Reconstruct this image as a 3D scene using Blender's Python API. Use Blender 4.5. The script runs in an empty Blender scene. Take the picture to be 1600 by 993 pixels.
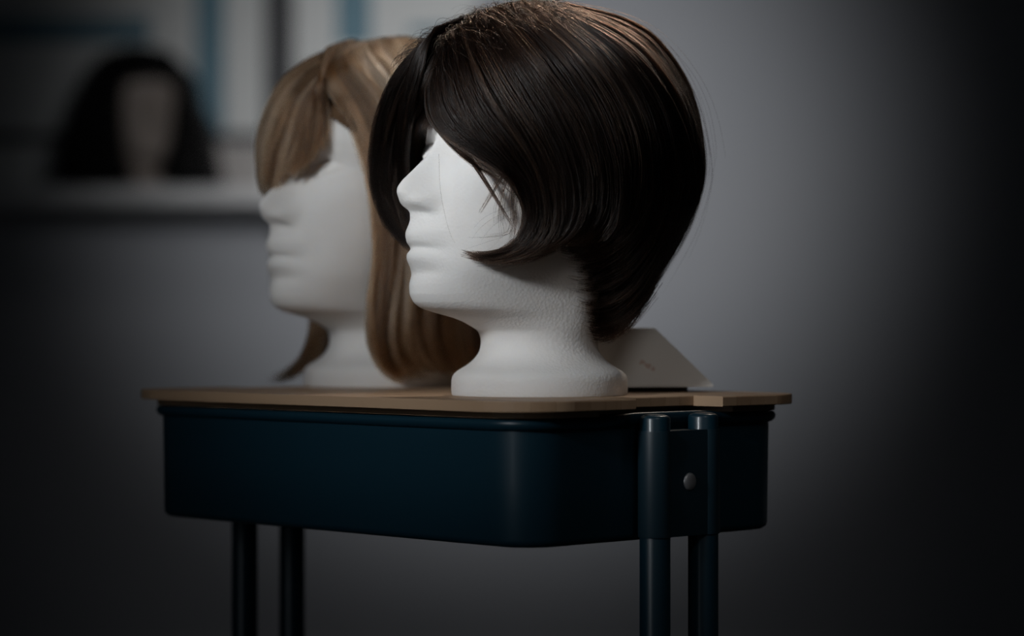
import bpy, bmesh, math, random
import numpy as np
from mathutils import Vector, Matrix

scene = bpy.context.scene
COL = scene.collection
rng = np.random.default_rng(7)
random.seed(7)

# ------------------------------------------------------------------ camera
FPX = 4000.0                       # focal length in pixels of the 1600 px frame
HORIZON = 500.0
BOARD_TOP = 0.78
CAM_H = 0.0581                     # camera above the bamboo board
CAM_Z = BOARD_TOP + CAM_H
cam_data = bpy.data.cameras.new('camera')
cam_data.sensor_width = 36.0
cam_data.lens = FPX * 36.0 / 1600.0
cam_data.shift_y = (HORIZON - 496.5) / 1600.0
cam_data.clip_start = 0.05
cam_data.dof.use_dof = True
cam_data.dof.focus_distance = 1.93
cam_data.dof.aperture_fstop = 2.7
cam_data.dof.aperture_blades = 0
cam = bpy.data.objects.new('camera', cam_data)
cam.location = (0, 0, CAM_Z)
cam.rotation_euler = (math.radians(90), 0, 0)
COL.objects.link(cam)
scene.camera = cam

# ------------------------------------------------------------------ world, lights, exposure
world = bpy.data.worlds.new('world')
world.use_nodes = True
world.node_tree.nodes['Background'].inputs[0].default_value = (0.75, 0.85, 1.0, 1)
world.node_tree.nodes['Background'].inputs[1].default_value = 0.004
scene.world = world
scene.view_settings.view_transform = 'Standard'
scene.view_settings.look = 'None'
scene.view_settings.exposure = 0.0
scene.view_settings.gamma = 1.0
scene.view_settings.use_curve_mapping = False


def aim(o, target):
    d = Vector(target) - o.location
    o.rotation_euler = d.to_track_quat('-Z', 'Y').to_euler()


def spot(name, loc, target, energy, angle, size, color, blend=1.0):
    d = bpy.data.lights.new(name, 'SPOT')
    d.energy = energy
    d.spot_size = math.radians(angle)
    d.spot_blend = blend
    d.shadow_soft_size = size
    d.color = color
    o = bpy.data.objects.new(name, d)
    o.location = loc
    COL.objects.link(o)
    aim(o, target)
    return o


spot('key_spot', (-1.30, 0.45, 1.70), (-0.03, 1.97, 1.065), 260, 16.2, 0.24, (0.93, 0.97, 1.0))  # added spot; narrow cone lets everything away from the heads go dark
spot('fill_spot', (0.50, 0.55, 2.30), (0.06, 2.02, 0.95), 30, 19, 0.40, (1.0, 0.96, 0.92))  # added unseen fill for the carton and the shaded neck
spot('hair_spot', (0.50, 3.1, 2.0), (0.00, 2.02, 1.06), 56, 20.5, 0.08, (1.0, 0.86, 0.72))
spot('wall_spot', (0.03, 2.75, 1.42), (-0.02, 5.95, 1.22), 180, 36, 0.25, (0.95, 0.97, 1.0))  # added spot; its soft cone darkens the wall towards the frame edges
spot('low_wall_spot', (0.0, 3.3, 2.2), (-0.08, 5.95, 0.68), 15, 42, 0.25, (0.98, 0.98, 1.0))  # added weak spot that lifts the lower wall
ar = bpy.data.lights.new('reflection_area', 'AREA')  # unseen tall area lamp, added for the tray-corner streak and weak fill
ar.shape = 'RECTANGLE'
ar.size = 0.45
ar.size_y = 1.3
ar.energy = 1.6
ar.color = (0.85, 0.93, 1.0)
aro = bpy.data.objects.new('reflection_area', ar)
aro.location = (-1.7, -0.4, 1.1)
COL.objects.link(aro)
aim(aro, (0.1, 2.0, 0.8))

scene.cycles.use_denoising = True
scene.cycles.denoising_prefilter = 'NONE'

# ------------------------------------------------------------------ materials


def mat(name, color, rough=0.5, metallic=0.0, spec=0.5, coat=0.0):
    m = bpy.data.materials.new(name)
    m.use_nodes = True
    b = m.node_tree.nodes['Principled BSDF']
    b.inputs['Base Color'].default_value = (*color, 1)
    b.inputs['Roughness'].default_value = rough
    b.inputs['Metallic'].default_value = metallic
    b.inputs['Specular IOR Level'].default_value = spec
    if coat:
        b.inputs['Coat Weight'].default_value = coat
        b.inputs['Coat Roughness'].default_value = 0.12
    return m


def nodes(m):
    return m.node_tree.nodes, m.node_tree.links, m.node_tree.nodes['Principled BSDF']


def noise_bump(m, scale, strength, dist=0.001, detail=3, kind='noise'):
    n, l, b = nodes(m)
    tc = n.new('ShaderNodeTexCoord')
    if kind == 'noise':
        t = n.new('ShaderNodeTexNoise')
        t.inputs['Scale'].default_value = scale
        t.inputs['Detail'].default_value = detail
        out = t.outputs['Fac']
    else:
        t = n.new('ShaderNodeTexVoronoi')
        t.inputs['Scale'].default_value = scale
        out = t.outputs['Distance']
    l.new(tc.outputs['Object'], t.inputs['Vector'])
    bp = n.new('ShaderNodeBump')
    bp.inputs['Strength'].default_value = strength
    bp.inputs['Distance'].default_value = dist
    l.new(out, bp.inputs['Height'])
    l.new(bp.outputs['Normal'], b.inputs['Normal'])
    return t


def noise_color(m, c1, c2, scale, stretch=(1, 1, 1), detail=4):
    n, l, b = nodes(m)
    tc = n.new('ShaderNodeTexCoord')
    mp = n.new('ShaderNodeMapping')
    mp.inputs['Scale'].default_value = stretch
    t = n.new('ShaderNodeTexNoise')
    t.inputs['Scale'].default_value = scale
    t.inputs['Detail'].default_value = detail
    r = n.new('ShaderNodeValToRGB')
    r.color_ramp.elements[0].position = 0.3
    r.color_ramp.elements[1].position = 0.7
    r.color_ramp.elements[0].color = (*c1, 1)
    r.color_ramp.elements[1].color = (*c2, 1)
    l.new(tc.outputs['Object'], mp.inputs['Vector'])
    l.new(mp.outputs['Vector'], t.inputs['Vector'])
    l.new(t.outputs['Fac'], r.inputs['Fac'])
    l.new(r.outputs['Color'], b.inputs['Base Color'])
    return r


M_wall = mat('wall_paint', (0.40, 0.41, 0.43), 0.9, spec=0.2)
noise_color(M_wall, (0.385, 0.395, 0.42), (0.415, 0.42, 0.44), 1.5)
M_floor = mat('floor_vinyl', (0.16, 0.155, 0.15), 0.6)
noise_color(M_floor, (0.14, 0.135, 0.13), (0.19, 0.18, 0.17), 6)
M_foam = mat('foam', (0.80, 0.79, 0.78), 0.75, spec=0.25)
noise_color(M_foam, (0.78, 0.755, 0.735), (0.82, 0.805, 0.79), 25)
noise_bump(M_foam, 420, 0.35, 0.0006, kind='voronoi')
_b = M_foam.node_tree.nodes['Principled BSDF']
_b.inputs['Subsurface Weight'].default_value = 0.15
_b.inputs['Subsurface Radius'].default_value = (0.006, 0.005, 0.004)
M_tan = mat('tan_plastic', (0.34, 0.285, 0.25), 0.6)
M_blue = mat('blue_paint', (0.005, 0.031, 0.050), 0.38, spec=0.5, coat=0.12)
noise_bump(M_blue, 900, 0.05, 0.0002)
M_grey_blue = mat('bracket_plastic', (0.012, 0.034, 0.050), 0.42)
M_steel = mat('steel', (0.42, 0.43, 0.45), 0.45, metallic=0.6)
M_rubber = mat('rubber', (0.02, 0.02, 0.02), 0.7)
M_card = mat('white_card', (0.80, 0.785, 0.76), 0.6, spec=0.3)
M_pink = mat('pink_print', (0.66, 0.53, 0.48), 0.7)
M_white = mat('white_laminate', (0.62, 0.61, 0.60), 0.5)
M_panel = mat('white_panel', (0.66, 0.66, 0.64), 0.7)
M_teal = mat('teal_panel', (0.115, 0.225, 0.28), 0.6)
M_char = mat('charcoal_panel', (0.035, 0.035, 0.037), 0.6)
M_taupe = mat('taupe_panel', (0.42, 0.39, 0.37), 0.7)


def hair_mat(name, color, light, rough=0.3, rrough=0.35, ior=1.45, share=0.2):
    """strands vary: most dark, a share of them of the lighter tone"""
    m = bpy.data.materials.new(name)
    m.use_nodes = True
    n, l = m.node_tree.nodes, m.node_tree.links
    n.clear()
    o = n.new('ShaderNodeOutputMaterial')
    h = n.new('ShaderNodeBsdfHairPrincipled')
    h.parametrization = 'COLOR'
    h.inputs['Roughness'].default_value = rough
    h.inputs['Radial Roughness'].default_value = rrough
    h.inputs['Random Roughness'].default_value = 0.3
    h.inputs['IOR'].default_value = ior
    hi = n.new('ShaderNodeAttribute')
    hi.attribute_name = 'tone'
    rp = n.new('ShaderNodeValToRGB')
    e = rp.color_ramp.elements
    e[0].position = 0.0
    e[0].color = (*[c * 0.38 for c in color], 1)
    e[1].position = 1.0
    e[1].color = (*light, 1)
    k = e.new(1 - share)
    k.color = (*[c * 1.25 for c in color], 1)
    l.new(hi.outputs['Fac'], rp.inputs['Fac'])
    l.new(rp.outputs['Color'], h.inputs['Color'])
    l.new(h.outputs[0], o.inputs['Surface'])
    return m


M_hair_dark = hair_mat('dark_brown_hair', (0.0105, 0.0058, 0.0040), (0.06, 0.032, 0.019), 0.28, 0.35, 1.33, 0.18)
M_hair_blond = hair_mat('light_brown_hair', (0.19, 0.098, 0.048), (0.54, 0.37, 0.255), 0.32, 0.4, 1.45, 0.45)
M_hair_black = hair_mat('black_hair', (0.004, 0.0035, 0.0035), (0.008, 0.007, 0.007), 0.4, 0.4, 1.35)
M_cap_dark = mat('dark_wig_net', (0.006, 0.004, 0.003), 0.8, spec=0.1)
M_cap_blond = mat('brown_wig_net', (0.10, 0.058, 0.032), 0.8, spec=0.1)
M_cap_black = mat('black_wig_net', (0.004, 0.004, 0.004), 0.8, spec=0.1)

# bamboo: strips with grain running along local X
M_bamboo = mat('bamboo', (0.4, 0.27, 0.17), 0.5, spec=0.35)
n, l, b = nodes(M_bamboo)
tc = n.new('ShaderNodeTexCoord')
mp = n.new('ShaderNodeMapping')
mp.inputs['Scale'].default_value = (2.2, 60, 8)
nz = n.new('ShaderNodeTexNoise')
nz.inputs['Scale'].default_value = 2.0
nz.inputs['Detail'].default_value = 3
oi = n.new('ShaderNodeObjectInfo')
rp = n.new('ShaderNodeValToRGB')
rp.color_ramp.elements[0].color = (0.33, 0.205, 0.12, 1)
rp.color_ramp.elements[1].color = (0.50, 0.345, 0.225, 1)
ad = n.new('ShaderNodeMath')
ad.operation = 'MULTIPLY_ADD'
ad.inputs[1].default_value = 0.6
sc_ = n.new('ShaderNodeMath')
sc_.operation = 'MULTIPLY'
sc_.inputs[1].default_value = 0.5
l.new(tc.outputs['Object'], mp.inputs['Vector'])
l.new(mp.outputs['Vector'], nz.inputs['Vector'])
l.new(oi.outputs['Random'], sc_.inputs[0])
l.new(nz.outputs['Fac'], ad.inputs[0])
l.new(sc_.outputs[0], ad.inputs[2])
l.new(ad.outputs[0], rp.inputs['Fac'])
l.new(rp.outputs['Color'], b.inputs['Base Color'])

# ------------------------------------------------------------------ helpers


def mesh_obj(name, verts, faces, material, parent=None, smooth=True, auto=None):
    me = bpy.data.meshes.new(name)
    me.from_pydata([tuple(v) for v in verts], [], faces)
    me.update()
    if smooth:
        me.polygons.foreach_set('use_smooth', [True] * len(me.polygons))
    me.materials.append(material)
    o = bpy.data.objects.new(name, me)
    COL.objects.link(o)
    if parent is not None:
        o.parent = parent
    if auto is not None:
        md = o.modifiers.new('edge_normals', 'EDGE_SPLIT')
        md.split_angle = math.radians(auto)
    return o


def bm_obj(name, bm, material, parent=None, smooth=False, auto=None):
    bmesh.ops.recalc_face_normals(bm, faces=bm.faces)
    me = bpy.data.meshes.new(name)
    bm.to_mesh(me)
    bm.free()
    if smooth:
        me.polygons.foreach_set('use_smooth', [True] * len(me.polygons))
    me.materials.append(material)
    o = bpy.data.objects.new(name, me)
    COL.objects.link(o)
    if parent is not None:
        o.parent = parent
    if auto is not None:
        md = o.modifiers.new('edge_normals', 'EDGE_SPLIT')
        md.split_angle = math.radians(auto)
    return o


def box_bm(x0, x1, y0, y1, z0, z1, bevel=0.0, seg=2):
    bm = bmesh.new()
    bmesh.ops.create_cube(bm, size=1.0)
    for v in bm.verts:
        v.co = Vector(((x0 + x1) / 2 + v.co.x * (x1 - x0), (y0 + y1) / 2 + v.co.y * (y1 - y0), (z0 + z1) / 2 + v.co.z * (z1 - z0)))
    if bevel:
        bmesh.ops.bevel(bm, geom=list(bm.edges), offset=bevel, segments=seg, affect='EDGES', profile=0.6)
    return bm


def lathe(profile, n=32, center=(0, 0, 0)):
    """profile: list of (r, z); closed at both ends when r == 0"""
    vs, fs = [], []
    for (r, z) in profile:
        for k in range(n):
            a = 2 * math.pi * k / n
            vs.append((center[0] + r * math.cos(a), center[1] + r * math.sin(a), center[2] + z))
    for i in range(len(profile) - 1):
        for k in range(n):
            fs.append((i * n + k, i * n + (k + 1) % n, (i + 1) * n + (k + 1) % n, (i + 1) * n + k))
    fs.append(tuple(range(n - 1, -1, -1)))
    m = (len(profile) - 1) * n
    fs.append(tuple(m + k for k in range(n)))
    return vs, fs


def thing(name, label, cat, loc=(0, 0, 0), rotz=0.0, group=None):
    o = bpy.data.objects.new(name, None)
    o.empty_display_size = 0.05
    COL.objects.link(o)
    o.location = loc
    o.rotation_euler = (0, 0, rotz)
    tag(o, label, cat, group)
    return o


def tag(o, label=None, cat=None, group=None, kind=None):
    if label:
        o['label'] = label
    if cat:
        o['category'] = cat
    if group:
        o['group'] = group
    if kind:
        o['kind'] = kind
    return o


# ------------------------------------------------------------------ the room
WALL_Y = 5.95
tag(bm_obj('floor', box_bm(-3.2, 3.2, -1.2, WALL_Y + 0.1, -0.1, 0.0), M_floor), 'dark grey vinyl floor', None, kind='structure')
tag(bm_obj('wall_back', box_bm(-3.2, 3.2, WALL_Y, WALL_Y + 0.1, 0.0, 3.0), M_wall), 'plain grey painted back wall', None, kind='structure')
tag(bm_obj('wall_left', box_bm(-3.3, -3.2, -1.2, WALL_Y, 0.0, 3.0), M_wall), 'grey side wall to the left', None, kind='structure')
tag(bm_obj('wall_right', box_bm(3.2, 3.3, -1.2, WALL_Y, 0.0, 3.0), M_wall), 'grey side wall to the right', None, kind='structure')
tag(bm_obj('baseboard_back', box_bm(-3.2, 3.2, WALL_Y - 0.015, WALL_Y, 0.0, 0.09, 0.003), M_white), 'white baseboard', None, kind='structure')

# shelf on the back wall, its underside above eye level
SH_Y = 5.55
SH_TOP = CAM_Z + (HORIZON - 291) / FPX * SH_Y
shelf = thing('wall_shelf', 'white wall shelf carrying the black wig in the blurred background', 'shelf', (-0.95, WALL_Y, SH_TOP - 0.038))
bm_obj('shelf_board', box_bm(-0.72, 0.68, SH_Y - WALL_Y, -0.0005, 0.0, 0.038, 0.004), M_white, shelf)
for bx in (-0.5, 0.45):
    bm = box_bm(bx - 0.012, bx + 0.012, -0.30, -0.0005, -0.022, 0.0, 0.002)
    bm_obj('shelf_bracket', bm, M_white, shelf)

# pinned panel with coloured bars above the shelf
PS = FPX / (WALL_Y - 0.02)


def wx(px):
    return (px - 800) / PS


def wz(py):
    return CAM_Z + (HORIZON - py) / PS


panel = thing('wall_panel', 'white wall panel with teal and charcoal bars behind the shelf', 'panel', (wx(380), WALL_Y, SH_TOP))


def bar(name, x0, x1, y0, y1, material, t0=0.018, t1=0.030):
    ox, oz = wx(380), SH_TOP
    z0 = max(wz(y1), SH_TOP + 0.002)
    return bm_obj(name, box_bm(wx(x0) - ox, wx(x1) - ox, -t1, -t0, z0 - oz, wz(y0) - oz, 0.002), material, panel)


bar('backing_board', -60, 745, -90, 300, M_panel, 0.0005, 0.018)
bar('teal_bar', 306, 351, -90, 206, M_teal)
bar('charcoal_bar', 413, 460, -90, 206, M_char)
bar('teal_bar', 526, 580, -90, 72, M_teal)
bar('teal_bar', 640, 715, 42, 58, M_teal)
bar('teal_bar', -60, 235, 28, 66, M_teal)
bar('charcoal_bar', -60, 412, 207, 224, M_char)
bar('taupe_bar', 340, 412, 226, 300, M_taupe)

# ------------------------------------------------------------------ the trolley
N0 = Vector((0.0109, 1.8314))
TH = math.radians(46.02)
TL, TS = 0.4612, 0.2886
UD = Vector((-math.cos(TH), math.sin(TH)))          # along the long side, away to the left
VD = Vector((math.sin(TH), math.cos(TH)))           # along the short side, away to the right
ctr = N0 + UD * (TL / 2) + VD * (TS / 2)
CART_ROT = math.atan2(-UD.y, -UD.x)                  # local +x = towards the near end, +y = away
cart = thing('trolley', 'dark blue metal utility trolley with round tube legs', 'trolley', (ctr.x, ctr.y, 0), CART_ROT)


def rrect(hx, hy, r, n=10):
    pts = []
    for (sx, sy, st) in ((1, 1, 0), (-1, 1, 90), (-1, -1, 180), (1, -1, 270)):
        for k in range(n + 1):
            a = math.radians(st + 90 * k / n)
            pts.append((sx * (hx - r) + r * math.cos(a), sy * (hy - r) + r * math.sin(a)))
    return pts


def loft(rings, close_first=True, close_last=True):
    m = len(rings[0])
    vs = [p for ring in rings for p in ring]
    fs = []
    for i in range(len(rings) - 1):
        for k in range(m):
            fs.append((i * m + k, i * m + (k + 1) % m, (i + 1) * m + (k + 1) % m, (i + 1) * m + k))
    if close_first:
        fs.append(tuple(range(m - 1, -1, -1)))
    if close_last:
        fs.append(tuple((len(rings) - 1) * m + k for k in range(m)))
    return vs, fs


HX, HY, CR = TL / 2, TS / 2, 0.036
TRAY_B = CAM_Z - 0.165
RIM_T = BOARD_TOP - 0.0135


def notch_lift(x, y, base):
    """the rim rises and bulges a little where the tubes pass"""
    d = abs(y)
    if abs(x) > HX - 0.03 and d < 0.075:
        t = 1 - min(1, max(0, (d - 0.035) / 0.040))
        return base * (t * t * (3 - 2 * t))
    return 0.0


def tray_mesh(h, lift=0.003):
    rings = []

    def ring(off, z, lf=0.0):
        return [(x, y, z + notch_lift(x, y, lf)) for (x, y) in dense(rrect(HX + off, HY + off, CR + off))]

    def dense(p):
        out = []
        for i in range(len(p)):
            a, b = p[i], p[(i + 1) % len(p)]
            d = math.hypot(a[0] - b[0], a[1] - b[1])
            k = max(1, int(round(d / 0.012)))
            for j in range(k):
                out.append((a[0] + (b[0] - a[0]) * j / k, a[1] + (b[1] - a[1]) * j / k))
        return out
    cnt = len(dense(rrect(HX, HY, CR)))

    def fit(off, z, lf=0.0):
        base = dense(rrect(HX, HY, CR))
        out = []
        for (x, y) in base:
            # offset along the outline normal
            cx = max(-(HX - CR), min(HX - CR, x))
            cy = max(-(HY - CR), min(HY - CR, y))
            nx, ny = x - cx, y - cy
            L = math.hypot(nx, ny)
            if abs(abs(x) - HX) < 1e-6:
                nx, ny = math.copysign(1, x), 0
            elif abs(abs(y) - HY) < 1e-6:
                nx, ny = 0, math.copysign(1, y)
            else:
                nx, ny = nx / L, ny / L
            out.append((x + nx * off, y + ny * off, z + notch_lift(x, y, lf)))
        return out
    w = 0.0015
    rings.append(fit(-0.010, 0.0))
    rings.append(fit(-0.005, 0.0008))
    rings.append(fit(-0.002, 0.003))
    rings.append(fit(-0.0012, 0.006))
    rings.append(fit(-0.0006, h * 0.5))
    rings.append(fit(0.0, h - 0.0085))
    rings.append(fit(0.0028, h - 0.0078, lift * 0.6))
    rings.append(fit(0.0050, h - 0.0055, lift))
    rings.append(fit(0.0055, h - 0.0028, lift))
    rings.append(fit(0.0045, h - 0.0007, lift))
    rings.append(fit(0.0025, h, lift))
    rings.append(fit(0.0, h - 0.0010, lift))
    rings.append(fit(-w, h - 0.004, lift * 0.4))
    rings.append(fit(-w - 0.001, 0.004))
    rings.append(fit(-0.010, w))
    return loft(rings)


TRAY_H = RIM_T - TRAY_B
vs, fs = tray_mesh(TRAY_H)
tray = mesh_obj('tray', vs, fs, M_blue, cart, True, 50)
tray.location = (0, 0, TRAY_B)
for z in (0.385, 0.10):
    o = tray.copy()
    COL.objects.link(o)
    o.parent = cart
    o.location = (0, 0, z)

TUBE_R = 0.0115
TUBE_OUT = HX + 0.0155
for sx in (1, -1):
    for sy in (-0.0268, 0.0268):
        top = RIM_T + 0.001
        prof = [(TUBE_R, 0.05), (TUBE_R, top - 0.0025), (TUBE_R - 0.0008, top - 0.0008), (TUBE_R - 0.0025, top)]
        vs, fs = lathe(prof, 32, (sx * TUBE_OUT, sy, 0))
        leg = mesh_obj('leg', vs, fs, M_blue, cart, True, 40)
        vs, fs = lathe([(0.0078, top - 0.0005), (0.0078, top + 0.0004), (0.006, top + 0.0007)], 24, (sx * TUBE_OUT, sy, 0))
        mesh_obj('end_cap', vs, fs, M_grey_blue, leg, True, 40)
    # caster
    for sy in (-0.0268 - 0.06, 0.0268 + 0.06):
        bm = bmesh.new()
        bmesh.ops.create_cone(bm, cap_ends=True, segments=20, radius1=0.024, radius2=0.024, depth=0.018,
                              matrix=Matrix.Translation((sx * (HX - 0.02), sy, 0.0245)) @ Matrix.Rotation(math.pi / 2, 4, 'Y'))
        bm_obj('caster_wheel', bm, M_rubber, cart)
        bm_obj('caster_fork', box_bm(sx * (HX - 0.02) - 0.013, sx * (HX - 0.02) + 0.013, sy - 0.008, sy + 0.008, 0.042, 0.1, 0.002), M_steel, cart)
    bm_obj('foot_bar', box_bm(min(sx * (HX - 0.03), sx * (TUBE_OUT + 0.008)), max(sx * (HX - 0.03), sx * (TUBE_OUT + 0.008)), -0.1, 0.1, 0.05, 0.066, 0.004), M_blue, cart)
    # clamp that sleeves both tubes
    z0, z1 = TRAY_B + 0.004, RIM_T - 0.0105
    R2 = TUBE_R + 0.0013
    out = []
    g = 0.0268
    for k in range(13):
        a = math.radians(-90 + 180 * k / 12 - 45)
        a = math.radians(-180 + 205 * k / 12)
        out.append((R2 * math.cos(a), -g + R2 * math.sin(a)))
    # flat web between the sleeves, then the second sleeve
    xw = R2 * math.cos(math.radians(25)) - 0.0012
    yw = -g + R2 * math.sin(math.radians(25)) + 0.0012
    out.append((xw, yw))
    out.append((xw, -yw))
    for k in range(13):
        a = math.radians(-25 + 205 * k / 12)
        out.append((R2 * math.cos(a), g + R2 * math.sin(a)))
    ring = [(sx * (TUBE_OUT + x), y) for (x, y) in out]
    rings = []
    for (z, s) in ((z0, 0.985), (z0 + 0.001, 1.0), (z1 - 0.001, 1.0), (z1, 0.985)):
        rings.append([(sx * TUBE_OUT + (x - sx * TUBE_OUT) * s, y * (1 - (1 - s) * 0.4), z) for (x, y) in ring])
    vs, fs = loft(rings)
    clamp = mesh_obj('clamp', vs, fs, M_grey_blue, cart, True, 30)
    # domed bolt in the web
    prof = [(0.0068, 0.0), (0.0066, 0.0010), (0.0055, 0.0019), (0.0032, 0.0024), (0.0012, 0.0025)]
    vs, fs = lathe(prof, 28)
    vs = [(sx * (TUBE_OUT + xw - 0.0003 + z), x, (z0 + z1) / 2 + 0.001 + y) for (x, y, z) in vs]
    tag(mesh_obj('bolt', vs, fs, M_steel, clamp, True, 40), 'round steel bolt head')

# ------------------------------------------------------------------ the bamboo board, strip by strip
BT = 0.0078
OV = 0.0165
BX, BY, BR = HX + OV, HY + OV, 0.048
lid = thing('bamboo_board', 'bamboo board lying on the blue trolley, notched at the tubes', 'board', (ctr.x, ctr.y, BOARD_TOP - BT - 0.0052), CART_ROT)


def board_halfx(y, hx, hy, r, notch_w, notch_d):
    ay = abs(y)
    e = hx
    if ay > hy - r:
        q = min(ay - (hy - r), r)
        e = hx - r + math.sqrt(max(0.0, r * r - q * q))
    if ay < notch_w:
        e = hx - notch_d
    return e


def strip(name, y0, y1, hx, hy, r, z0, z1, nw, nd, parent):
    # one bamboo stave running the length of the board, its ends cut to the outline
    n = 5 if (abs(y0) > hy - r - 0.002 or abs(y1) > hy - r - 0.002) else 2
    ys = [y0 + (y1 - y0) * k / (n - 1) for k in range(n)]
    g = 0.00012
    ys[0] += g
    ys[-1] -= g
    outl = []
    for y in ys:
        outl.append((board_halfx(y, hx, hy, r, nw, nd), y))
    for y in reversed(ys):
        outl.append((-board_halfx(y, hx, hy, r, nw, nd), y))
    rings = []
    for (z, s) in ((z0, 0.0006), (z0 + 0.0006, 0.0), (z1 - 0.0008, 0.0), (z1, 0.0007)):
        rings.append([(x - math.copysign(s, x), y, z) for (x, y) in outl])
    vs, fs = loft(rings)
    return mesh_obj(name, vs, fs, M_bamboo, parent, False)


NST = 20
edges = [-BY + 2 * BY * k / NST for k in range(NST + 1)]
nwk = min(range(NST + 1), key=lambda k: abs(edges[k] - 0.048))
NW = edges[nwk] - 1e-5
for k in range(NST):
    strip('stave', edges[k], edges[k + 1], BX, BY, BR, 0.0052, 0.0052 + BT, NW, 0.030, lid)
LX, LY = HX + 0.004, HY + 0.004
for k in range(16):
    strip('lower_stave', -LY + 2 * LY * k / 16, -LY + 2 * LY * (k + 1) / 16, LX, LY, 0.038, 0.0002, 0.0051, NW + 0.016, 0.036, lid)

# ------------------------------------------------------------------ foam heads
HEAD_PROFILE = [(.040, .0455), (.0494, .0480), (.0565, .061), (.060, .072), (.064, .0906), (.067, .1020), (.0713, .1085), (.0776, .1118), (.0847, .1120), (.0932, .1090), (.0987, .1112), (.1045, .1142),
                (.1085, .1145), (.1131, .1110), (.1175, .1146), (.1225, .1160), (.1262, .1154), (.134, .1130), (.140, .1150), (.148, .1212), (.1545, .1248), (.1585, .1244), (.1641, .1202),
                (.1717, .1115), (.1817, .1010), (.1968, .0915), (.207, .0893), (.217, .0920), (.235, .0940), (.255, .0890), (.272, .0760), (.285, .0560), (.2935, .0300), (.298, .0)]
HEAD_BASE_F = [(.040, .0455), (.0494, .0480), (.0565, .061), (.060, .070), (.064, .0860), (.067, .0960), (.0713, .1010), (.0776, .1035), (.0932, .1045), (.1131, .1050), (.13, .1045), (.15, .1010), (.17, .0955), (.19, .0895),
               (.207, .0872), (.217, .0905), (.235, .0938), (.255, .0890), (.272, .0760), (.285, .0560), (.2935, .0300), (.298, .0)]
HEAD_W = [(.040, .0452), (.0565, .0480), (.065, .0495), (.08, .0530), (.10, .0590), (.12, .0640), (.14, .0680), (.16, .0710), (.18, .0730), (.21, .0745), (.235, .0730), (.255, .0660), (.272, .0545), (.285, .0390), (.2935, .0210), (.298, 0)]
HEAD_B = [(.040, .0452), (.0565, .0470), (.07, .0500), (.09, .0570), (.11, .0690), (.13, .0810), (.16, .0930), (.19, .0990), (.22, .0990), (.245, .0910), (.265, .0770), (.28, .0570), (.2925, .0290), (.298, 0)]
NECK_R = [(0, .0672), (.0012, .0682), (.012, .0682), (.0165, .0668), (.0193, .0632), (.0228, .0565), (.0283, .0500), (.0344, .0460), (.0414, .0450), (.0494, .0460), (.0565, .0478)]


def smooth_table(tab, zs, sig=0.0011):
    zt = np.array([t[0] for t in tab])
    vt = np.array([t[1] for t in tab])
    fine = np.arange(zt[0] - 0.006, zt[-1] + 0.006, 0.0002)
    v = np.interp(fine, zt, vt)
    k = np.arange(-30, 31) * 0.0002
    ker = np.exp(-(k / sig) ** 2 / 2)
    ker /= ker.sum()
    v2 = np.convolve(np.pad(v, 30, mode='edge'), ker, mode='valid')
    return np.interp(zs, fine, v2)


def sstep(a, b, x):
    t = np.clip((x - a) / (b - a), 0, 1)
    return t * t * (3 - 2 * t)


def gauss(x, c, s):
    return np.exp(-((x - c) / s) ** 2 / 2)


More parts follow.
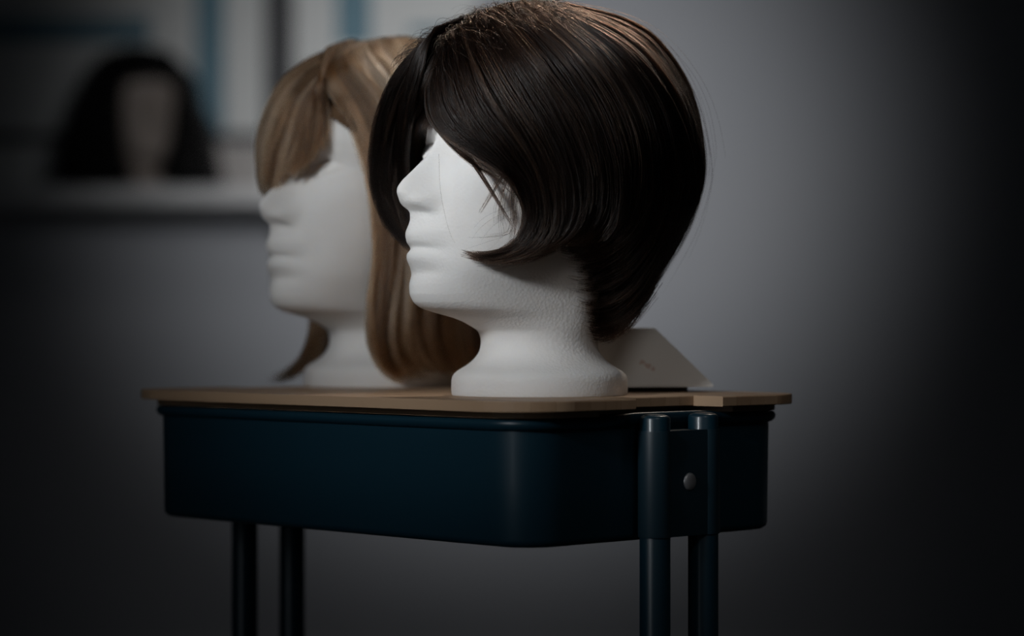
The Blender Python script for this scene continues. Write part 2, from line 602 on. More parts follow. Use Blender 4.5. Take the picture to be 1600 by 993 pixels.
def head_mesh_data():
    zs = np.unique(np.concatenate([np.array([0, .0006, .0012]), np.linspace(.003, .05, 22), np.linspace(.05, .215, 170), np.linspace(.216, .285, 34), .298 - .013 * np.linspace(1, 0.02, 12) ** 2]))
    ta = np.linspace(0, 1, 150, endpoint=False)
    th = 2 * np.pi * ta
    th = th - 0.55 * np.sin(th)          # more columns towards the face
    F = smooth_table(HEAD_BASE_F, zs)
    FM = smooth_table(HEAD_PROFILE, zs, 0.0010)
    W = smooth_table(HEAD_W, zs, 0.002)
    B = smooth_table(HEAD_B, zs, 0.002)
    top = zs > .282
    for arr, tab in ((F, HEAD_BASE_F), (FM, HEAD_BASE_F), (W, HEAD_W), (B, HEAD_B)):
        end = np.interp(.282, [t[0] for t in tab], [t[1] for t in tab])
        arr[top] = end * np.sqrt(np.clip(1 - ((zs[top] - .282) / .016) ** 2, 0, 1)) ** 0.9
    R = smooth_table(NECK_R, zs, 0.0016)
    k = sstep(.040, .0565, zs)
    F2 = R * (1 - k) + F * k
    W2 = R * (1 - k) + W * k
    B2 = R * (1 - k) + B * k
    Z, T = np.meshgrid(zs, th, indexing='ij')
    c, s = np.cos(T), np.sin(T)
    nexp = (2.0 + 0.55 * sstep(.06, .10, zs) * (1 - sstep(.23, .28, zs)) - 0.15 * gauss(zs, .165, .02) + 0.9 * gauss(zs, .213, .014))[:, None]
    rad_f = (np.abs(c / F2[:, None].clip(1e-5)) ** nexp + np.abs(s / W2[:, None].clip(1e-5)) ** nexp) ** (-1 / nexp)
    rad_b = (np.abs(c / B2[:, None].clip(1e-5)) ** 2.1 + np.abs(s / W2[:, None].clip(1e-5)) ** 2.1) ** (-1 / 2.1)
    rad = np.where(c > 0, rad_f, rad_b)
    f, lat = rad * c, rad * s
    al = np.abs(lat)
    d = (FM - F)[:, None] * np.ones_like(Z)
    wid = np.interp(zs, [.056, .075, .09, .096, .105, .125, .131, .136, .142, .150, .157, .166, .178, .195, .21, .23],
                    [.020, .019, .0175, .0175, .0180, .0165, .0110, .0095, .0125, .0130, .0118, .0092, .0080, .0090, .016, .03])[:, None]
    pw = np.interp(zs, [.09, .10, .125, .132, .145, .16, .18], [2.0, 2.0, 2.0, 2.0, 2.4, 2.1, 2.0])[:, None]
    face = d * np.exp(-np.abs(lat / wid) ** pw * 0.8)
    # wings of the nose
    face += 0.0062 * gauss(al, .0145, .0046) * gauss(Z, .1478, .0055)
    face -= 0.0020 * gauss(al, .0225, .0045) * gauss(Z, .146, .007)
    face -= 0.0042 * gauss(al, .0085, .0045) * gauss(Z, .1400, .0026)
    # mouth line running out to the corners, soft folds beside it
    face -= 0.0016 * gauss(al, .011, .008) * gauss(Z, .1128 - 5 * al ** 2, .0022)
    face -= 0.0016 * gauss(al, .0230, .0060) * gauss(Z, .1105, .0050)
    face -= 0.0016 * gauss(al, .012, .010) * gauss(Z, .0955, .0035)
    # sockets, lids, brows, cheekbones
    face -= 0.0150 * gauss(al, .0270, .0120) * gauss(Z, .1905, .0085)
    face += 0.0080 * gauss(al, .0325, .0090) * gauss(Z, .1870, .0062)
    face -= 0.0030 * gauss(al, .0320, .0105) * gauss(Z, .1822 + 9 * (al - .032) ** 2, .0011)
    face -= 0.0022 * gauss(al, .0320, .0110) * gauss(Z, .1945 - 9 * (al - .032) ** 2, .0012)
    face += 0.0036 * gauss(al, .0300, .0160) * gauss(Z, .2065, .0060)
    face += 0.0030 * gauss(al, .0480, .0140) * gauss(Z, .1660, .0120)
    face -= 0.0022 * gauss(al, .0400, .0120) * gauss(Z, .1250, .0140)
    mask = sstep(0.02, 0.35, c)
    f = f + face * mask
    verts = np.stack([lat, -f, Z], -1).reshape(-1, 3)
    nz_, nt = Z.shape
    faces = []
    for i in range(nz_ - 1):
        for j in range(nt):
            j2 = (j + 1) % nt
            faces.append((i * nt + j, i * nt + j2, (i + 1) * nt + j2, (i + 1) * nt + j))
    faces.append(tuple(range(nt - 1, -1, -1)))
    faces.append(tuple((nz_ - 1) * nt + j for j in range(nt)))
    return verts, faces, zs, nt


HV, HF, HZ, HNT = head_mesh_data()
head_me = bpy.data.meshes.new('foam_head')
head_me.from_pydata([tuple(v) for v in HV], [], HF)
head_me.update()
head_me.polygons.foreach_set('use_smooth', [True] * (len(head_me.polygons) - 2) + [False, False])
head_me.materials.append(M_foam)


class Frame:
    """a head's own axes, and the way from picture rays to points around that head"""

    def __init__(self, x, y, z, psi):
        self.o = np.array([x, y, z])
        self.psi = math.radians(psi)
        c, s = math.cos(self.psi), math.sin(self.psi)
        self.fw = np.array([-c, -s, 0.0])      # where the face looks
        self.la = np.array([s, -c, 0.0])       # the side nearer the lens
        self.rot = -(math.pi / 2 - self.psi)

    def local(self, P):
        d = np.asarray(P) - self.o
        return np.stack([d @ self.la, d @ self.fw, d[..., 2]], -1)       # lat, fwd, up

    def ray(self, px, py):
        o = np.array([0, 0, CAM_Z])
        d = np.array([(px - 800) / FPX, 1.0, (HORIZON - py) / FPX])
        lo = self.local(o)
        ld = np.array([d @ self.la, d @ self.fw, d[2]])
        return lo, ld

    def at_lat(self, px, py, lat):
        o, d = self.ray(px, py)
        t = (lat - o[0]) / d[0]
        return o + d * t

    def on_ell(self, px, py, ell):
        # ell: centre z, semi axes lat, fwd, up, down
        o, d = self.ray(px, py)
        cz, al, af, au, ad_ = ell
        az = au if True else ad_
        for _ in range(2):
            A = np.array([al, af, az])
            oo = (o - np.array([0, 0, cz])) / A
            dd = d / A
            a, b_, c_ = dd @ dd, 2 * oo @ dd, oo @ oo - 1
            disc = b_ * b_ - 4 * a * c_
            if disc > 0:
                t = (-b_ - math.sqrt(disc)) / (2 * a)
                p = o + d * t
            else:
                t = -b_ / (2 * a)
                p = o + d * t
            if p[2] < cz:
                az = ad_
            else:
                break
        return p


def place_head(name, label, fr, group='wig heads', me=None):
    o = bpy.data.objects.new(name, me or head_me)
    COL.objects.link(o)
    o.location = fr.o
    o.rotation_euler = (0, 0, fr.rot)
    tag(o, label, 'mannequin head', group)
    return o


FR1 = Frame(0.0209, 1.994, BOARD_TOP, 30.7)
FR2 = Frame(-0.1165, 2.270, BOARD_TOP, 37.0)
FR3 = Frame(-0.832, 5.70, SH_TOP, 116.0)
place_head('foam_head', 'white foam head under the short dark brown wig', FR1)
place_head('foam_head', 'white foam head under the long light brown wig', FR2)
tan_me = head_me.copy()
tan_me.materials[0] = M_tan
place_head('display_head', 'blurred brownish display head under the black wig on the wall shelf', FR3, me=tan_me)

# ------------------------------------------------------------------ hair


def resample(P, n):
    P = np.asarray(P, float)
    if len(P) < 3:
        t = np.linspace(0, 1, n)[:, None]
        return P[0] * (1 - t) + P[-1] * t
    Q = np.vstack([2 * P[0] - P[1], P, 2 * P[-1] - P[-2]])
    out = []
    for i in range(1, len(Q) - 2):
        p0, p1, p2, p3 = Q[i - 1], Q[i], Q[i + 1], Q[i + 2]
        for t in np.linspace(0, 1, 12, endpoint=False):
            out.append(0.5 * (2 * p1 + (p2 - p0) * t + (2 * p0 - 5 * p1 + 4 * p2 - p3) * t * t + (3 * p1 - p0 - 3 * p2 + p3) * t ** 3))
    out.append(Q[-2])
    out = np.array(out)
    s = np.concatenate([[0], np.cumsum(np.linalg.norm(np.diff(out, axis=0), axis=1))])
    u = np.linspace(0, s[-1], n)
    return np.stack([np.interp(u, s, out[:, k]) for k in range(3)], -1)


def guides_of(fr, ell, specs, n=20, roots=None):
    """roots: how far forward along the parting each guide starts, when it starts there"""
    gs = []
    for gi, spec in enumerate(specs):
        pts = []
        if roots is not None:
            fz = roots[gi]
            pts.append(np.array([0.0, fz, ell[0] + ell[3] * math.sqrt(1 - (fz / ell[2]) ** 2) - 0.0055]))
        for q in spec:
            pts.append(fr.on_ell(q[0], q[1], ell) if len(q) == 2 else fr.at_lat(*q))
        gs.append(resample(pts, n))
    return np.array(gs)                              # G, n, 3 in (lat, fwd, up)


def sheet(G, count, depth=0.012, clumps=120, clump_pull=0.6, jitter=0.0012, trim=0.25, wave=0.0, cz=0.19, zmin=0.003, tip_spread=1.0, seed=1, lift=0.0, drift=0.12):
    r = np.random.default_rng(seed)
    g, n, _ = G.shape
    t = np.linspace(0, 1, n)[None, :, None]
    u = r.uniform(0, g - 1, count)
    cu = np.sort(r.uniform(0, g - 1, clumps))
    idx = np.searchsorted(cu, u).clip(0, clumps - 1)
    uc = cu[idx]
    pull = clump_pull * r.uniform(0.3, 1.0, count)[:, None] * (t[:, :, 0] ** 1.3)
    uu = u[:, None] * (1 - pull) + uc[:, None] * pull + drift * r.normal(0, 1, (count, 1)) * (t[:, :, 0] - 0.3)
    uu = uu.clip(0, g - 1 - 1e-6)
    i0 = uu.astype(int).clip(0, g - 2)
    fr_ = (uu - i0)[..., None]
    k = np.arange(n)[None, :].repeat(count, 0)
    P = G[i0, k] * (1 - fr_) + G[i0 + 1, k] * fr_
    # depth below the outer surface, shared partly by the clump
    cd = r.uniform(0, 1, clumps)
    dep = depth * (0.55 * r.uniform(0, 1, count) ** 1.3 + 0.45 * cd[idx])
    C = np.zeros_like(P)
    C[..., 2] = np.where(P[..., 2] > cz, cz, P[..., 2])
    D = P - C
    L = np.linalg.norm(D, axis=2, keepdims=True).clip(1e-6)
    P = P - D / L * (dep[:, None, None] * (0.25 + 0.75 * np.minimum(1, t * 3)) - lift)
    # smooth irregularities
    ph = r.uniform(0, 6.28, (count, 1, 3))
    fq = r.uniform(1.5, 4.0, (count, 1, 1))
    cph = r.uniform(0, 6.28, (clumps, 1, 3))[idx]
    cfq = r.uniform(1.0, 2.6, (clumps, 1, 1))[idx]
    P = P + jitter * np.sin(ph + fq * 6.28 * t * 0.5) * (0.15 + t) * tip_spread
    P = P + jitter * 1.4 * np.sin(cph + cfq * 6.28 * t * 0.6) * (0.1 + t)
    if wave:
        P = P + wave * np.sin(cph + 6.28 * t * (2.2 + cfq)) * np.minimum(1, t * 2)
    # trim lengths so that the ends are ragged
    e = 1 - trim * (0.6 * r.uniform(0, 1, count) ** 1.5 + 0.4 * r.uniform(0, 1, clumps)[idx])
    s = np.linspace(0, 1, n)[None, :] * e[:, None] * (n - 1)
    j = s.astype(int).clip(0, n - 2)
    w = (s - j)[..., None]
    rows = np.arange(count)[:, None]
    P = P[rows, j] * (1 - w) + P[rows, j + 1] * w
    P[..., 2] = np.maximum(P[..., 2], zmin)
    tone = (0.62 * r.uniform(0, 1, clumps)[idx] + 0.38 * r.uniform(0, 1, count)).clip(0, 1)
    tone = ((tone - 0.5) * 1.35 + 0.5).clip(0, 1)
    return np.concatenate([P, np.repeat(tone[:, None, None], n, 1)], 2)


def hair_obj(name, P, material, parent, radius=0.00011, tip=0.35, label=None):
    """P: strands, points, (lat, fwd, up); becomes one curves object in the wig's own axes"""
    S, n, ch = P.shape
    tone = P[:, 0, 3] if ch == 4 else np.random.default_rng(S + 1).uniform(0, 1, S)
    cu = bpy.data.hair_curves.new(name)
    cu.add_curves([n] * S)
    co = np.stack([P[..., 0], -P[..., 1], P[..., 2]], -1).reshape(-1).astype(np.float32)
    cu.position_data.foreach_set('vector', co)
    rr = radius * (1 - (1 - tip) * np.linspace(0, 1, n) ** 2)
    rad = cu.attributes.get('radius') or cu.attributes.new('radius', 'FLOAT', 'POINT')
    vary = np.random.default_rng(S).uniform(0.55, 1.5, S)
    rad.data.foreach_set('value', (vary[:, None] * rr[None, :]).reshape(-1).astype(np.float32))
    tn = cu.attributes.new('tone', 'FLOAT', 'CURVE')
    tn.data.foreach_set('value', np.ascontiguousarray(tone, dtype=np.float32))
    cu.materials.append(material)
    o = bpy.data.objects.new(name, cu)
    COL.objects.link(o)
    o.parent = parent
    o['kind'] = 'stuff'
    if label:
        o['label'] = label
    return o


def under_layer(name, G, material, parent, inset=0.010, t_end=0.8, thick=0.002, cz=0.19, first=2):
    """the weft beneath the strands: a closed shell a little inside the hair surface"""
    g, n, _ = G.shape
    A = G[:, first:max(3, int(n * t_end))].copy()
    m = A.shape[1]
    C = np.zeros_like(A)
    C[..., 2] = np.where(A[..., 2] > cz, cz, A[..., 2])
    D = A - C
    L = np.linalg.norm(D, axis=2, keepdims=True).clip(1e-6)
    outer = A - D / L * inset
    inner = A - D / L * (inset + thick)
    vs = [(p[0], -p[1], max(p[2], 0.004)) for p in outer.reshape(-1, 3)] + [(p[0], -p[1], max(p[2], 0.004)) for p in inner.reshape(-1, 3)]
    N = g * m
    fs = []
    for i in range(g - 1):
        for j in range(m - 1):
            a, b_, c_, d_ = i * m + j, i * m + j + 1, (i + 1) * m + j + 1, (i + 1) * m + j
            fs.append((a, b_, c_, d_))
            fs.append((N + d_, N + c_, N + b_, N + a))
    for i in range(g - 1):
        for j in (0, m - 1):
            fs.append((i * m + j, (i + 1) * m + j, N + (i + 1) * m + j, N + i * m + j))
    for j in range(m - 1):
        for i in (0, g - 1):
            fs.append((i * m + j, i * m + j + 1, N + i * m + j + 1, N + i * m + j))
    return mesh_obj(name, vs, fs, material, parent)


def cap_obj(material, parent, zcut_front=0.238, zcut_back=0.085, grow=0.0035):
    """the wig's net: the skull's own shape, a little larger, open below the hairline"""
    zs, nt = HZ, HNT
    V = HV.reshape(len(zs), nt, 3)
    vs, ids, fs = [], {}, []

    def keep(i, j):
        x, y, z = V[i, j]
        t = 0.5 - 0.5 * (-y) / max(1e-5, math.hypot(x, y))      # 0 front, 1 back
        return z > zcut_front + (zcut_back - zcut_front) * min(1, t * 1.6) ** 1.2

    def vid(i, j):
        k = (i, j % nt)
        if k not in ids:
            x, y, z = V[i, j % nt]
            n_ = Vector((x, y, max(0, z - 0.2)))
            n_ = n_.normalized() * grow
            ids[k] = len(vs)
            vs.append((x + n_.x, y + n_.y, z + (grow if z > 0.28 else n_.z)))
        return ids[k]
    for i in range(0, len(zs) - 1):
        for j in range(0, nt):
            if all(keep(a, b_ % nt) for a, b_ in ((i, j), (i, j + 1), (i + 1, j + 1), (i + 1, j))):
                fs.append((vid(i, j), vid(i, j + 1), vid(i + 1, j + 1), vid(i + 1, j)))
    i = len(zs) - 1
    fs.append(tuple(vid(i, j) for j in range(nt)))
    return mesh_obj('wig_net', vs, fs, material, parent)


def mirror(G):
    M = G.copy()
    M[..., 0] *= -1
    return M


def wig(name, label, fr, group=None):
    return thing(name, label, 'wig', tuple(fr.o), fr.rot, 'wigs on foam heads')


# ---- the short dark wig
ELL1 = (0.19, 0.102, 0.138, 0.117, 0.21)
D_SIDE = [
    [(690, 72), (674, 110), (666, 150), (674, 190), (706, 222), (752, 250), (790, 276), (812, 312, .074), (816, 345, .074), (802, 378, .068), (770, 395, .062), (740, 399, .054), (716, 392, .046)],
    [(705, 58), (712, 110), (735, 170), (775, 225), (815, 275, .085), (832, 320, .085), (832, 355, .082), (812, 385, .075), (780, 401, .066), (748, 404, .058), (725, 397, .05)],
    [(725, 40), (750, 100), (785, 165), (825, 225), (850, 280, .092), (858, 330, .09), (848, 370, .085), (820, 394, .077), (785, 406, .069), (752, 407, .06)],
    [(750, 25), (795, 95), (840, 165), (875, 230), (890, 290, .097), (888, 340, .094), (870, 375, .088), (840, 392, .082), (805, 404, .074)],
    [(775, 15), (840, 90), (890, 165), (920, 235), (928, 300, .098), (918, 345, .094), (898, 370, .088), (872, 380, .083)],
    [(800, 9), (880, 85), (935, 160), (962, 235), (965, 300, .096), (952, 350, .09), (925, 376, .082), (895, 382, .073), (868, 378, .068)],
    [(825, 5), (915, 80), (970, 155), (997, 235), (998, 305, .09), (985, 355, .083), (955, 390, .074), (915, 402, .064), (880, 402, .058)],
    [(840, 4), (945, 75), (1005, 155), (1030, 235), (1030, 305, .083), (1012, 365, .075), (980, 410, .065), (930, 430, .056), (885, 430, .052)],
    [(850, 4), (970, 70), (1035, 150), (1062, 235), (1060, 305, .073), (1040, 365, .065), (1000, 425, .055), (950, 462, .05), (900, 466, .049)],
    [(860, 4), (985, 55), (1060, 145), (1088, 235), (1083, 305, .055), (1060, 365, .05), (1015, 435, .045), (965, 490, .042), (910, 502, .044)],
    [(870, 4), (1000, 45), (1075, 140), (1097, 235), (1092, 300, .035), (1066, 365, .032), (1022, 435, .03), (975, 500, .028), (936, 530, .03)],
    [(872, 4), (1003, 42), (1076, 135), (1100, 240), (1094, 295, .02), (1070, 362, .015), (1028, 432, .012), (985, 495, .012), (945, 530, .012)],
]
D_CURTAIN = [
    [(700, 60, -.005), (650, 80, -.025), (612, 125, -.045), (590, 180, -.062), (580, 240, -.075), (581, 290, -.08), (594, 335, -.078), (616, 368, -.072), (642, 390, -.064)],
    [(695, 66, -.004), (656, 88, -.023), (622, 132, -.043), (602, 190, -.062), (594, 245, -.074), (596, 295, -.078), (608, 338, -.076), (628, 370, -.070), (648, 388, -.062)],
    [(690, 70, -.003), (664, 95, -.02), (638, 140, -.042), (620, 200, -.062), (614, 250, -.072), (617, 300, -.075), (628, 340, -.073), (644, 375, -.066)],
    [(688, 72, -.002), (672, 100, -.018), (654, 145, -.04), (640, 200, -.06), (634, 250, -.07), (637, 300, -.073), (648, 340, -.07), (660, 370, -.066)],
    [(690, 72, 0), (681, 100, -.012), (668, 140, -.035), (654, 190, -.045), (648, 240, -.062), (653, 290, -.070), (666, 340, -.070), (685, 370, -.068)],
    [(692, 71, 0), (687, 105, .012), (680, 140, .012), (671, 172, .002), (662, 200, -.022), (656, 235, -.048), (658, 285, -.064), (672, 340, -.068)],
]
w1 = wig('dark_wig', 'short dark brown bob wig with side-swept fringe on the nearer foam head', FR1)
G = guides_of(FR1, ELL1, D_SIDE, 24, list(np.linspace(0.092, -0.045, len(D_SIDE))))
cap_obj(M_cap_dark, w1)
under_layer('side_weft', G[3:], M_cap_dark, w1, 0.017, 0.60)
hair_obj('side_hair', sheet(G, 13000, 0.013, 420, 0.45, 0.0013, 0.14, seed=11), M_hair_dark, w1, 0.00015)
Gm = np.concatenate([G[-1:], mirror(G[1:])[::-1]])
under_layer('far_weft', Gm[:-3], M_cap_dark, w1, 0.019, 0.60)
hair_obj('far_side_hair', sheet(Gm, 6500, 0.014, 160, 0.45, 0.0013, 0.2, seed=12), M_hair_dark, w1, 0.00015)
GC = guides_of(FR1, ELL1, D_CURTAIN, 20)
hair_obj('far_fringe', sheet(GC, 4200, 0.006, 130, 0.45, 0.0011, 0.16, seed=13, lift=0.0015), M_hair_dark, w1, 0.00014)
D_BRIDGE = [
    [(692, 71, 0), (672, 105, .002), (655, 140, -.006), (645, 180, -.024), (641, 225, -.050), (645, 275, -.066)],
    [(692, 71, 0), (678, 105, .006), (663, 140, .000), (651, 180, -.020), (646, 225, -.048), (648, 275, -.066)],
    [(693, 71, 0), (683, 105, .010), (672, 140, .007), (661, 175, -.006), (650, 210, -.040), (647, 250, -.064)],
    [(694, 70, 0), (687, 105, .014), (680, 140, .014), (670, 170, .004), (657, 198, -.028), (649, 232, -.056)],
    [(695, 70, 0), (690, 105, .020), (684, 140, .022), (674, 168, .014), (662, 187, -.004), (654, 208, -.034)],
    [(696, 69, 0), (693, 105, .024), (689, 140, .028), (684, 165, .030), (684, 185, .034), (692, 200, .040)],
]
TEMPLE = [
    [(0, .094, .280), (.004, .104, .262), (.001, .1075, .242), (-.012, .107, .218), (-.037, .100, .185), (-.054, .088, .155)],
    [(0, .092, .281), (-.003, .104, .263), (-.012, .107, .241), (-.027, .105, .214), (-.047, .097, .180), (-.061, .085, .148)],
    [(0, .088, .283), (-.012, .101, .265), (-.026, .104, .240), (-.044, .100, .212), (-.061, .088, .175), (-.070, .075, .140)],
    [(0, .080, .286), (-.022, .093, .270), (-.043, .095, .245), (-.061, .089, .212), (-.074, .076, .170), (-.078, .065, .130)],
    [(0, .066, .291), (-.030, .080, .277), (-.056, .082, .250), (-.074, .076, .215), (-.084, .066, .170), (-.086, .056, .125)],
    [(0, .045, .298), (-.040, .058, .282), (-.070, .060, .250), (-.088, .055, .215), (-.096, .048, .170), (-.096, .042, .122)],
]
GT = np.array([resample(sp, 20) for sp in TEMPLE])
hair_obj('temple_hair', sheet(GT, 4600, 0.004, 140, 0.4, 0.0011, 0.16, seed=16), M_hair_dark, w1, 0.00015)
hair_obj('fringe', sheet(guides_of(FR1, ELL1, D_BRIDGE, 18), 2800, 0.003, 90, 0.35, 0.0009, 0.2, seed=14, lift=0.0025), M_hair_dark, w1, 0.00014)


def lock(fr, ell, spec, count, w0, w1_, trim=0.25, seed=0, n=16):
    """a slim lock of strands along one path, w0 wide at the root and w1_ at the tip"""
    r = np.random.default_rng(seed)
    A = guides_of(fr, ell, [spec], n)[0]
    t = np.linspace(0, 1, n)[None, :, None]
    off = r.normal(0, 1, (count, 1, 3))
    off2 = r.normal(0, 1, (count, 1, 3))
    P = A[None] + off * (w0 * (1 - t) + w1_ * t) + off2 * w1_ * 0.8 * t ** 2
    e = 1 - trim * r.uniform(0, 1, count) ** 1.2
    s_ = np.linspace(0, 1, n)[None, :] * e[:, None] * (n - 1)
    j = s_.astype(int).clip(0, n - 2)
    w = (s_ - j)[..., None]
    rows = np.arange(count)[:, None]
    P = P[rows, j] * (1 - w) + P[rows, j + 1] * w
    P[..., 2] = np.maximum(P[..., 2], 0.003)
    return P


NAPE = [
    [(985, 300, .070), (958, 352, .080), (920, 380, .070), (885, 383, .062), (866, 376, .058)],
    [(1000, 310, .068), (970, 365, .077), (930, 396, .067), (895, 402, .059), (872, 398, .056)],
    [(1005, 330, .064), (972, 385, .073), (935, 412, .063), (900, 418, .056), (876, 413, .054)],
    [(1010, 345, .060), (975, 402, .068), (938, 428, .059), (905, 434, .054), (880, 429, .053)],
    [(1015, 360, .056), (980, 420, .064), (942, 446, .055), (910, 450, .052), (888, 445, .052)],
    [(1020, 380, .050), (985, 440, .058), (950, 468, .052), (918, 472, .050), (898, 467, .050)],
    [(1020, 400, .045), (988, 455, .053), (955, 484, .048), (925, 488, .047), (904, 483, .048)],
    [(1018, 420, .040), (985, 475, .049), (955, 500, .045), (928, 504, .045), (906, 498, .046)],
    [(1012, 440, .036), (982, 490, .045), (955, 513, .042), (932, 517, .043), (913, 513, .044)],
    [(1005, 455, .032), (978, 505, .040), (955, 524, .038), (938, 528, .039), (922, 524, .041)],
]
hair_obj('nape_hair', np.concatenate([lock(FR1, ELL1, sp, 190, .0045, .0016, 0.35, 40 + i) for i, sp in enumerate(NAPE)]), M_hair_dark, w1, 0.00013)
WISPS = [
    ([(668, 150, .018), (674, 182, .036), (698, 216, .049), (730, 247, .058), (764, 268, .064), (800, 292, .070)], 55, .0009, .0008),
    ([(670, 155, .022), (680, 195, .042), (708, 230, .053), (742, 258, .061), (776, 280, .066), (806, 312, .071)], 40, .0007, .0009),
    ([(690, 110, .020), (702, 160, .042), (734, 210, .058), (776, 246, .068), (820, 282, .080)], 50, .0008, .0010),
    ([(676, 150, .020), (684, 180, .040), (708, 215, .052), (738, 252, .060), (766, 295, .064), (788, 332, .067), (801, 352, .068)], 80, .0016, .0006),
    ([(672, 140, .016), (690, 190, .040), (716, 222, .052), (746, 245, .060), (776, 262, .066), (806, 285, .070)], 60, .002, .0015),
    ([(684, 150, .022), (706, 195, .045), (740, 228, .058), (774, 250, .066), (810, 280, .072)], 60, .002, .0018),
    ([(800, 258, .072), (784, 275, .068), (768, 303, .065), (750, 332, .061)], 22, .0012, .0012),
    ([(802, 262, .073), (790, 290, .069), (782, 330, .066), (786, 365, .065)], 20, .0016, .0026),
    ([(806, 270, .075), (803, 310, .071), (806, 350, .070), (800, 385, .067)], 40, .0018, .0022),
    ([(802, 340, .071), (798, 362, .069), (775, 370, .066), (735, 378, .057)], 5, .0014, .0040),
    ([(800, 330, .070), (770, 345, .064), (748, 362, .060), (730, 385, .055)], 3, .0016, .004),
    ([(686, 240, .040), (689, 300, .040), (704, 365, .044), (724, 396, .050)], 1, .0003, .0003),
    ([(868, 385, .070), (830, 400, .070), (775, 408, .062), (722, 398, .050)], 120, .002, .0012),
    ([(860, 380, .070), (815, 402, .068), (790, 412, .062), (742, 414, .054)], 10, .002, .0035),
]
hair_obj('loose_strands', np.concatenate([lock(FR1, ELL1, sp, c, a_, b_, 0.3, 70 + i) for i, (sp, c, a_, b_) in enumerate(WISPS)]), M_hair_dark, w1, 0.00011)


def flyaway(G, count, seed, lift=0.008, length=(0.35, 0.7)):
    """single hairs that stand off the surface"""
    r = np.random.default_rng(seed)
    g, n, _ = G.shape
    out = []
    for _ in range(count):
        u = r.uniform(0, g - 1.001)
        i = int(u)
        A = G[i] * (1 - u + i) + G[i + 1] * (u - i)
        a = r.uniform(0, 0.45)
        b = min(1, a + r.uniform(*length))
        q = np.linspace(a, b, 14) * (n - 1)
        P = np.stack([np.interp(q, np.arange(n), A[:, k]) for k in range(3)], -1)
        t = np.linspace(0, 1, 14)[:, None]
        C = np.array([0, 0, 0.19])
        D = P - C
        D[:, 2] = np.where(P[:, 2] < 0.19, 0, D[:, 2])
        D /= np.linalg.norm(D, axis=1, keepdims=True).clip(1e-6)
        h = lift * r.uniform(0.1, 1) ** 1.5
        P = P + D * (h * np.sin(t * math.pi * r.uniform(0.5, 1.0)) + 0.0006) + r.normal(0, 1, (1, 3)) * 0.006 * t ** 1.5
        out.append(P)
    return np.array(out)


hair_obj('top_strands', sheet(G, 700, 0.001, 60, 0.75, 0.0016, 0.5, seed=15, lift=0.0006, drift=0.25), M_hair_dark, w1, 0.00030)


def frizz(G, count, seed, t0=(0.0, 0.16), ln=(0.010, 0.03)):
    '''short springy hairs at the parting'''
    r = np.random.default_rng(seed)
    g, n, _ = G.shape
    out = []
    for _ in range(count):
        u = r.uniform(0, g - 1.001)
        i = int(u)
        A = G[i] * (1 - u + i) + G[i + 1] * (u - i)
        q = r.uniform(*t0) * (n - 1)
        p = np.array([np.interp(q, np.arange(n), A[:, k]) for k in range(3)])
        tdir = A[min(n - 1, int(q) + 3)] - A[int(q)]
        tdir /= np.linalg.norm(tdir)
        up = p - np.array([0, 0, 0.19])
        up /= np.linalg.norm(up)
        side = np.cross(tdir, up)
        L = r.uniform(*ln)
        t = np.linspace(0, 1, 10)[:, None]
        h = r.uniform(0.1, 0.42)
        out.append(p - up * 0.002 + tdir * L * (t + 0.0) + up * L * h * np.sin(t * math.pi * r.uniform(0.6, 1.0)) + side * L * r.normal(0, 0.35) * t ** 1.4)
    return np.array(out)


hair_obj('crown_frizz', np.concatenate([frizz(G[:10], 900, 92, (0.0, 0.20)), frizz(mirror(G[:10]), 400, 93, (0.0, 0.15))]), M_hair_dark, w1, 0.00011)
hair_obj('stray_hair', flyaway(np.concatenate([G, Gm[1:]]), 170, 91, 0.007), M_hair_dark, w1, 0.00007)
# ---- the longer light brown wig
ELL2 = (0.19, 0.098, 0.125, 0.12, 0.21)
B_FRINGE = [
    [(560, 72, 0), (492, 94, -.012), (441, 133, -.022), (416, 187, -.03), (409, 235, -.033), (411, 275, -.03), (422, 322, -.02)],
    [(545, 88, .01), (490, 112, .0), (450, 156, -.006), (427, 212, -.012), (419, 260, -.014), (421, 305, -.014)],
    [(525, 112, .03), (490, 138, .02), (462, 182, .012), (443, 235, .006), (433, 278, .002), (429, 303, .0)],
    [(508, 128, .04), (492, 158, .033), (476, 205, .026), (463, 245, .02), (452, 280, .014)],
    [(502, 132, .045), (500, 170, .043), (494, 210, .038), (484, 245, .031), (474, 270, .025)],
    [(505, 130, .047), (510, 168, .049), (514, 205, .050), (512, 232, .048)],
]
B_SIDE = [
    [(507, 129, .046), (538, 175, .058), (562, 230, .069), (577, 285, .076), (585, 340, .080), (586, 410, .081), (575, 480, .080), (576, 540, .080), (600, 578, .077), (640, 597, .072)],
    [(525, 110, .045), (560, 165, .066), (586, 230, .080), (598, 295, .087), (603, 360, .090), (598, 430, .089), (591, 505, .087), (600, 558, .083), (632, 590, .078)],
    [(550, 92, .044), (596, 155, .073), (622, 230, .089), (632, 305, .094), (633, 380, .096), (626, 450, .095), (620, 518, .092), (632, 565, .086), (662, 588, .080)],
    [(580, 76, .036), (634, 150, .075), (660, 230, .092), (668, 310, .097), (668, 390, .098), (662, 460, .096), (660, 520, .094), (675, 562, .088), (698, 578, .08)],
    [(612, 65, .028), (668, 150, .073), (694, 230, .091), (702, 310, .096), (701, 390, .097), (695, 460, .096), (694, 520, .093), (706, 562, .088), (728, 588, .08)],
    [(650, 62, .022), (715, 150, .06), (740, 230, .075), (748, 310, .08), (747, 390, .08), (742, 460, .08), (742, 525, .078), (748, 590, .07)],
    [(690, 80, .006), (755, 150, .03), (785, 230, .04), (790, 310, .045), (790, 390, .045), (785, 460, .045), (770, 520, .045), (755, 565, .04)],
]
